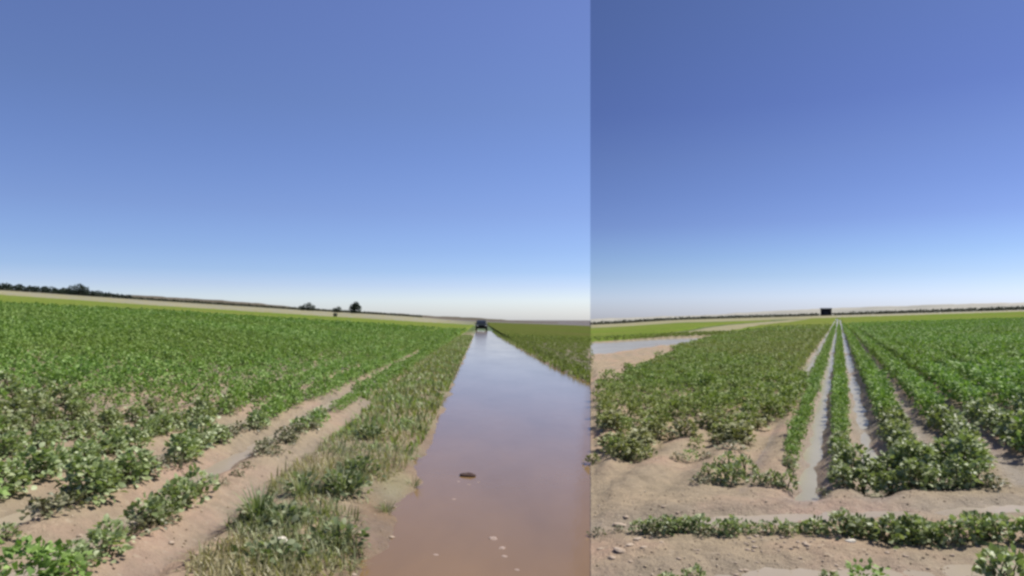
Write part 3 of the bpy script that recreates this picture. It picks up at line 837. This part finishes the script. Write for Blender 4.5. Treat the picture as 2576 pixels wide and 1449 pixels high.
# ------------------------------------------------------------------ trees, hedges, hills
def limb(bm, a, b, ra, rb, seg=8):
    a = Vector(a); b = Vector(b); d = (b - a).normalized()
    u = d.orthogonal().normalized(); w = d.cross(u)
    A = [bm.verts.new(a + (u * math.cos(q / seg * 6.2832) + w * math.sin(q / seg * 6.2832)) * ra) for q in range(seg)]
    B = [bm.verts.new(b + (u * math.cos(q / seg * 6.2832) + w * math.sin(q / seg * 6.2832)) * rb) for q in range(seg)]
    for q in range(seg):
        bm.faces.new((A[q], A[(q + 1) % seg], B[(q + 1) % seg], B[q]))

def crown_mesh(blobs, n, size, mat, seed):
    rg = np.random.default_rng(seed)
    Ps, Ds = [], []
    wts = np.array([b[3] ** 2 for b in blobs]); wts /= wts.sum()
    for (cx, cy, cz, r), w in zip(blobs, wts):
        k = int(n * w) + 1
        d = rg.normal(0, 1, (k, 3)); d /= np.linalg.norm(d, axis=1, keepdims=True)
        rad = r * rg.uniform(0.45, 1.08, k) ** 0.6
        Ps.append(np.array([cx, cy, cz]) + d * rad[:, None] * np.array([1, 1, 0.85])); Ds.append(d + rg.normal(0, 0.6, (k, 3)))
    P = np.concatenate(Ps); D = np.concatenate(Ds)
    v, f, t = leaves_mesh(P, D, rg.normal(0, 1, D.shape), size * rg.uniform(0.6, 1.3, len(P)), LEAF2, LEAF2_F)
    return mesh_np('crown', v, f, t, mat)

def spot(px, y):
    """plan point at a pixel column and a depth"""
    return (px * 1024 / 2576 - 512) / F * y, y

def tree(px, y, w, h, label, seed, lobes):
    x, y = spot(px, y)
    e = empty('tree', (x, y, float(base(x, y)) - 0.1))
    bm = bmesh.new()
    limb(bm, (0, 0, -0.3), (0.1, 0, h * 0.4), h * 0.045, h * 0.03)
    for (lx, lz, r) in lobes:
        limb(bm, (0.1, 0, h * 0.3), (lx * w, 0, lz * h), h * 0.022, h * 0.008, 6)
    bm_obj('trunk', bm, M['bark'], e, True)
    rg = random.Random(seed)
    blobs = []
    for (lx, lz, r) in lobes:
        blobs.append((lx * w, rg.uniform(-0.1, 0.1) * w, lz * h, r * w))
        for q in range(4):
            blobs.append((lx * w + rg.uniform(-.5, .5) * r * w, rg.uniform(-.5, .5) * r * w, lz * h + rg.uniform(-.5, .6) * r * w, r * w * 0.55))
    obj('crown', crown_mesh(blobs, 2600, h * 0.075, M['crown'], seed), e)
    tag(e, label, 'tree')
# (pixel 2576 column, depth) : width, height in metres
tree(772, 400, 10.2, 5.0, 'low wide tree with a small top knob, first of the three field trees', 1, [(-0.3, 0.28, 0.17), (0.0, 0.36, 0.2), (0.14, 0.72, 0.12), (0.28, 0.32, 0.17)])
tree(847, 400, 6.2, 3.7, 'smallest greyish round tree between the two larger field trees', 2, [(-0.2, 0.36, 0.26), (0.15, 0.42, 0.3), (0.0, 0.3, 0.3)])
tree(893, 400, 7.4, 6.5, 'tall dark dense tree, last of the three beside the track', 3, [(-0.2, 0.34, 0.28), (0.14, 0.42, 0.34), (0.05, 0.72, 0.26), (-0.15, 0.6, 0.24)])
tree(198, 420, 11, 7.0, 'dark tree rising above the far treeline', 4, [(-0.25, 0.4, 0.28), (0.05, 0.62, 0.26), (0.28, 0.4, 0.24)])
# shrub on the edge of the stubble
x, y = spot(843, 215)
e = empty('shrub', (x, y, float(base(x, y))))
obj('crown', crown_mesh([(0, 0, 0.45, 0.45), (0.25, 0.1, 0.8, 0.35), (-0.2, 0, 0.9, 0.3)], 500, 0.22, M['crown'], 9), e)
bm = bmesh.new(); limb(bm, (0, 0, -0.2), (0.02, 0, 0.6), 0.06, 0.03); limb(bm, (0.0, 0, 0.2), (0.2, 0, 0.8), 0.03, 0.01)
bm_obj('stem', bm, M['bark'], e)
tag(e, 'single small dark shrub on the crop edge below the three trees', 'shrub')

def belt(name, cols, depth, mat, n, size, seed, label, right):
    """a far belt of trees or hedge: columns of (px2576, height m, width m)"""
    rg = random.Random(seed)
    blobs = []
    for a, b, h0, h1 in cols:
        px = a
        while px < b:
            f = (px - a) / (b - a)
            h = (h0 + (h1 - h0) * f) * rg.uniform(0.75, 1.2)
            x, y = spot(px, depth + rg.uniform(-8, 8))
            z = float(base(x, y, right))
            r = max(h * 0.45, 0.5)
            blobs.append((x, y, z + h * 0.32, r)); blobs.append((x + rg.uniform(-1, 1) * r, y, z + h * 0.6, r * 0.75))
            px += r * 1.0 * F / depth * 2576 / 1024
    me = crown_mesh(blobs, n, size, mat, seed)
    me.name = name
    return tag(obj(name, me), label, 'trees', None, 'stuff')
belt('treeline', [(-330, 180, 4.6, 3.9), (150, 330, 3.9, 2.4)], 430, M['crown'], 14000, 0.9, 21, 'dark far treeline above the pale stubble at the top of the green field', False)
belt('hedgerow', [(330, 1060, 1.7, 1.3)], 520, M['hedge'], 9000, 0.8, 22, 'thin dull hedgerow behind the pale stubble and field trees', False)
belt('hedgerow', [(1490, 2060, 2.2, 1.8), (2095, 2900, 1.9, 3.4), (1500, 2060, 1.8, 1.6), (2100, 2900, 1.7, 3.0)], 520, M['hedge'], 24000, 0.8, 23, 'thin dark hedgerow across the foot of the pale hills', True)

def ridge(name, tops, r0, r1, mat, right, seed, namp=1.0):
    """a range of hills: crest heights follow (px1024, py1024) skyline points at mid range"""
    px = np.linspace(tops[0][0], tops[-1][0], 260)
    crest = np.interp(px, [t[0] for t in tops], [t[1] for t in tops])
    prof = np.linspace(0, 1, 26)
    rc = r0 + (r1 - r0) * 0.55
    U = (px - 512) / F
    zc = H + (320 - crest) / F * rc + namp * vnoise(px, px * 0, 14, seed) + 0.6 * namp * vnoise(px, px * 0, 5, seed + 1)
    V = []
    for p in prof:
        yy = r0 + (r1 - r0) * p
        X = U * yy
        foot = base(X * 700 / yy, np.full_like(X, 700.0), np.full(X.shape, right)) - 4
        s = smooth(0, 0.55, np.full_like(X, p)) if p < 0.55 else smooth(1.05, 0.55, np.full_like(X, p))
        Zz = foot + (zc - foot) * s + (1 - s) * s * 6 * vnoise(X, np.full_like(X, yy), 90, seed + 2)
        V.append(np.stack([X, np.full_like(X, yy), Zz], -1))
    V = np.array(V)
    n, k = V.shape[:2]
    me = mesh_np(name, V.reshape(-1, 3), grid_faces(n, k).ravel(), np.full((n - 1) * (k - 1), 4), mat, True)
    tag(obj(name, me), kind='structure')
ridge('hills', [(-260, 276), (0, 289.5), (140, 296), (250, 302.5), (290, 306.5), (345, 311), (410, 314.2), (435, 316), (470, 317.2), (490, 319), (540, 321.8), (575, 324.2), (590, 325.2)], 900, 2100, M['hill_brown'], False, 81, 1.2)
ridge('hills', [(590.6, 318.9), (640, 317), (700, 315), (768, 311.6), (791, 310.4), (830, 308.2), (895, 306.4), (930, 304.9), (1024, 302.8), (1300, 297)], 1500, 3600, M['hill_hazed'], True, 91, 1.6)

# ------------------------------------------------------------------ black shed on the rise
def box(bm, x0, x1, y0, y1, z0, z1):
    vs = [bm.verts.new((x, y, z)) for z in (z0, z1) for x, y in ((x0, y0), (x1, y0), (x1, y1), (x0, y1))]
    for f in ((0, 3, 2, 1), (4, 5, 6, 7), (0, 1, 5, 4), (1, 2, 6, 5), (2, 3, 7, 6), (3, 0, 4, 7)):
        bm.faces.new([vs[q] for q in f])
x, y = spot(2078, 480)
e = empty('field_shed', (x, y, float(base(x, y)) - 0.2), -0.42)
bm = bmesh.new(); box(bm, -3.35, 3.35, -2.6, 2.6, -0.5, 4.6)
for q in range(17):
    xx = -3.3 + q * 0.41
    box(bm, xx, xx + 0.16, -2.66, -2.602, -0.5, 4.55)
bm_obj('wall', bm, M['shed'], e)
bm = bmesh.new()
vs = [bm.verts.new(c) for c in ((-3.75, -3.0, 4.62), (3.75, -3.0, 4.62), (3.75, 3.0, 5.15), (-3.75, 3.0, 5.15), (-3.75, -3.0, 4.85), (3.75, -3.0, 4.85), (3.75, 3.0, 5.38), (-3.75, 3.0, 5.38))]
for f in ((0, 3, 2, 1), (4, 5, 6, 7), (0, 1, 5, 4), (1, 2, 6, 5), (2, 3, 7, 6), (3, 0, 4, 7)): bm.faces.new([vs[q] for q in f])
bm_obj('roof', bm, M['shed_roof'], e)
bm = bmesh.new(); box(bm, -1.3, 1.3, -2.74, -2.68, -0.4, 3.0); d = bm_obj('door', bm, M['shed_roof'], e)
bm = bmesh.new(); box(bm, 0.95, 1.1, -2.82, -2.745, 1.2, 1.5); bm_obj('handle', bm, M['metal'], d)
tag(e, 'black boxy shed on the skyline where the crop rows meet', 'shed')

# ------------------------------------------------------------------ car at the end of the flooded track
def car():
    x, y = spot(1211, 113)
    e = empty('parked_car', (x, y, float(base(x, y)) + 0.0), 0.05)
    # side profile (y forward to the camera = -y), lofted across the width with rounded shoulders
    prof = [(-2.05, 0.42), (-2.08, 0.72), (-1.95, 0.92), (-0.95, 1.04), (-0.35, 1.55), (0.2, 1.66), (1.3, 1.62), (1.95, 1.2), (2.1, 1.0), (2.08, 0.45), (1.3, 0.32), (-1.3, 0.32)]
    def wid(z): return 0.9 if z < 1.02 else 0.9 - (z - 1.02) * 0.34
    bm = bmesh.new()
    rows = []
    for fx in (-1, -0.93, 0, 0.93, 1):
        k = 0.93 if abs(fx) == 1 else 1.0
        rows.append([bm.verts.new((fx * wid(z), py * (0.985 if abs(fx) == 1 else 1), 0.75 + (z - 0.75) * (0.95 if abs(fx) == 1 else 1))) for py, z in prof])
    n = len(prof)
    for a, b in zip(rows, rows[1:]):
        for q in range(n): bm.faces.new((a[q], a[(q + 1) % n], b[(q + 1) % n], b[q]))
    bm.faces.new(rows[0]); bm.faces.new(list(reversed(rows[-1])))
    bmesh.ops.recalc_face_normals(bm, faces=bm.faces)
    bm_obj('body', bm, M['paint'], e, False)
    bm = bmesh.new()
    vs = [bm.verts.new(c) for c in ((-0.74, -0.91, 1.10), (0.74, -0.91, 1.10), (0.62, -0.40, 1.53), (-0.62, -0.40, 1.53))]
    bm.faces.new(vs); r_ = bmesh.ops.extrude_face_region(bm, geom=bm.faces[:])
    bmesh.ops.translate(bm, verts=[v for v in r_['geom'] if isinstance(v, bmesh.types.BMVert)], vec=(0, -0.03, 0.02))
    bm_obj('windscreen', bm, M['glass'], e)
    for sx in (-1, 1):
        bm = bmesh.new(); bmesh.ops.create_uvsphere(bm, u_segments=16, v_segments=8, radius=0.13)
        bmesh.ops.scale(bm, verts=bm.verts, vec=(1.2, 0.35, 0.7))
        h = bm_obj('headlight', bm, M['lampglass'], e, True); h.location = (sx * 0.62, -2.06, 0.78)
        bm = bmesh.new(); box(bm, -0.1, 0.1, -0.06, 0.06, -0.07, 0.07)
        bmesh.ops.bevel(bm, geom=bm.edges[:], offset=0.03, segments=2, affect='EDGES')
        mr = bm_obj('mirror', bm, M['paint'], e); mr.location = (sx * 1.0, -0.7, 1.12)
        for yy in (-1.3, 1.3):
            bm = bmesh.new()
            bmesh.ops.create_cone(bm, cap_ends=True, segments=24, radius1=0.36, radius2=0.36, depth=0.24, matrix=Matrix.Rotation(math.pi / 2, 4, 'Y'))
            bmesh.ops.bevel(bm, geom=[ed for ed in bm.edges if abs(ed.verts[0].co.x - ed.verts[1].co.x) < 1e-4], offset=0.04, segments=2, affect='EDGES')
            w = bm_obj('wheel', bm, M['tyre'], e); w.location = (sx * 0.80, yy, 0.34)
            bm = bmesh.new()
            bmesh.ops.create_cone(bm, cap_ends=True, segments=16, radius1=0.2, radius2=0.17, depth=0.27, matrix=Matrix.Rotation(math.pi / 2, 4, 'Y'))
            bm_obj('rim', bm, M['metal'], w)
    bm = bmesh.new(); box(bm, -0.84, 0.84, -2.17, -2.05, 0.42, 0.6)
    bmesh.ops.bevel(bm, geom=bm.edges[:], offset=0.03, segments=2, affect='EDGES')
    bm_obj('bumper', bm, M['tyre'], e)
    bm = bmesh.new(); box(bm, -0.4, 0.4, -2.12, -2.07, 0.66, 0.86); bm_obj('grille', bm, M['tyre'], e)
    tag(e, 'dark car standing where the flooded track meets the horizon', 'car')
car()

# ------------------------------------------------------------------ sky, sun, camera
SUN_EL, SUN_AZ = math.radians(56), math.radians(62)      # azimuth from +Y towards +X
W = bpy.data.worlds.new('World'); S.world = W; W.use_nodes = True
nt = W.node_tree; nt.nodes.clear()
out = nt.nodes.new('ShaderNodeOutputWorld'); bg = nt.nodes.new('ShaderNodeBackground')
sky = nt.nodes.new('ShaderNodeTexSky'); sky.sky_type = 'NISHITA'; sky.sun_disc = False
sky.sun_elevation = SUN_EL; sky.sun_rotation = SUN_AZ
sky.air_density = 1.0; sky.dust_density = 0.6; sky.ozone_density = 2.0
tc = nt.nodes.new('ShaderNodeTexCoord'); sep = nt.nodes.new('ShaderNodeSeparateXYZ')
nt.links.new(tc.outputs['Generated'], sep.inputs[0])
SKY_A = [(0.0266, (1.056, 1.145, 1.5)), (0.0466, (0.846, 0.926, 1.351)), (0.0665, (0.677, 0.797, 1.206)), (0.0929, (0.622, 0.723, 1.099)), (0.145, (0.605, 0.65, 0.977)), (0.2209, (0.592, 0.626, 0.923)), (0.2813, (0.598, 0.617, 0.874)), (0.3901, (0.64, 0.632, 0.906))]
SKY_B = [(0.0296, (0.764, 0.863, 1.31)), (0.0579, (0.579, 0.693, 1.049)), (0.0835, (0.493, 0.605, 0.937)), (0.1279, (0.422, 0.477, 0.797)), (0.1653, (0.399, 0.444, 0.736)), (0.2141, (0.386, 0.42, 0.678)), (0.2729, (0.347, 0.375, 0.632)), (0.3794, (0.363, 0.393, 0.614))]
def sky_ramp(stops):
    """how much clearer and bluer than the standard sky this day is, by height above the horizon"""
    nd = nt.nodes.new('ShaderNodeValToRGB')
    while len(nd.color_ramp.elements) < len(stops): nd.color_ramp.elements.new(0.5)
    for e_, (p, c) in zip(nd.color_ramp.elements, stops):
        e_.position = p; e_.color = (*[v / 1.5 for v in c], 1)
    nt.links.new(sep.outputs['Z'], nd.inputs['Fac'])
    return nd.outputs[0]
def wmath(op, a, b):
    nd = nt.nodes.new('ShaderNodeMath'); nd.operation = op
    for v, sk in ((a, nd.inputs[0]), (b, nd.inputs[1])):
        if hasattr(v, 'is_output'): nt.links.new(v, sk)
        else: sk.default_value = v
    return nd.outputs[0]
def wmix(f, a, b, blend='MIX'):
    nd = nt.nodes.new('ShaderNodeMix'); nd.data_type = 'RGBA'; nd.blend_type = blend
    for v, sk in ((f, nd.inputs[0]), (a, nd.inputs[6]), (b, nd.inputs[7])):
        if hasattr(v, 'is_output'): nt.links.new(v, sk)
        else: sk.default_value = v
    return nd.outputs[2]
east = wmath('GREATER_THAN', wmath('SUBTRACT', sep.outputs['X'], wmath('MULTIPLY', sep.outputs['Y'], SEAM)), 0.0)
# the sky brightens a little from west to east within each half
grad_a = wmath('MULTIPLY_ADD', sep.outputs['X'], 0.05); grad_a.node.inputs[2].default_value = 1.017
grad_b = wmath('MULTIPLY_ADD', sep.outputs['X'], 0.38); grad_b.node.inputs[2].default_value = 0.874
side_a = wmix(1.0, sky_ramp(SKY_A), grad_a, 'MULTIPLY'); side_b = wmix(1.0, sky_ramp(SKY_B), grad_b, 'MULTIPLY')
tint = wmix(east, side_a, side_b)
mul = nt.nodes.new('ShaderNodeMix'); mul.data_type = 'RGBA'; mul.blend_type = 'MULTIPLY'; mul.inputs[0].default_value = 1
nt.links.new(sky.outputs[0], mul.inputs[6]); nt.links.new(tint, mul.inputs[7])
nt.links.new(mul.outputs[2], bg.inputs['Color']); bg.inputs['Strength'].default_value = 0.15
nt.links.new(bg.outputs[0], out.inputs[0])

sl = bpy.data.lights.new('sun', 'SUN'); sl.energy = 5.0; sl.angle = math.radians(0.6); sl.color = (1.0, 0.955, 0.88)
so = link(bpy.data.objects.new('sun', sl))
d = Vector((math.sin(SUN_AZ) * math.cos(SUN_EL), math.cos(SUN_AZ) * math.cos(SUN_EL), math.sin(SUN_EL)))
so.rotation_euler = d.to_track_quat('Z', 'Y').to_euler(); so.location = (0, 0, 30)

cam = bpy.data.cameras.new('camera'); co = link(bpy.data.objects.new('camera', cam))
co.location = (0, 0, H); co.rotation_euler = (math.pi / 2, 0, 0)
cam.sensor_width = 36; cam.lens = 36 * F / 1024
cam.shift_y = (320 - 288) / 1024
cam.clip_start = 0.05; cam.clip_end = 20000
S.camera = co
S.view_settings.view_transform = 'Standard'; S.view_settings.look = 'None'
S.view_settings.exposure = 0.3; S.view_settings.gamma = 1.0
S.render.engine = 'CYCLES'
S.cycles.pixel_filter_type = 'BLACKMAN_HARRIS'; S.cycles.filter_width = 2.8
S.cycles.max_bounces = 6; S.cycles.transparent_max_bounces = 4
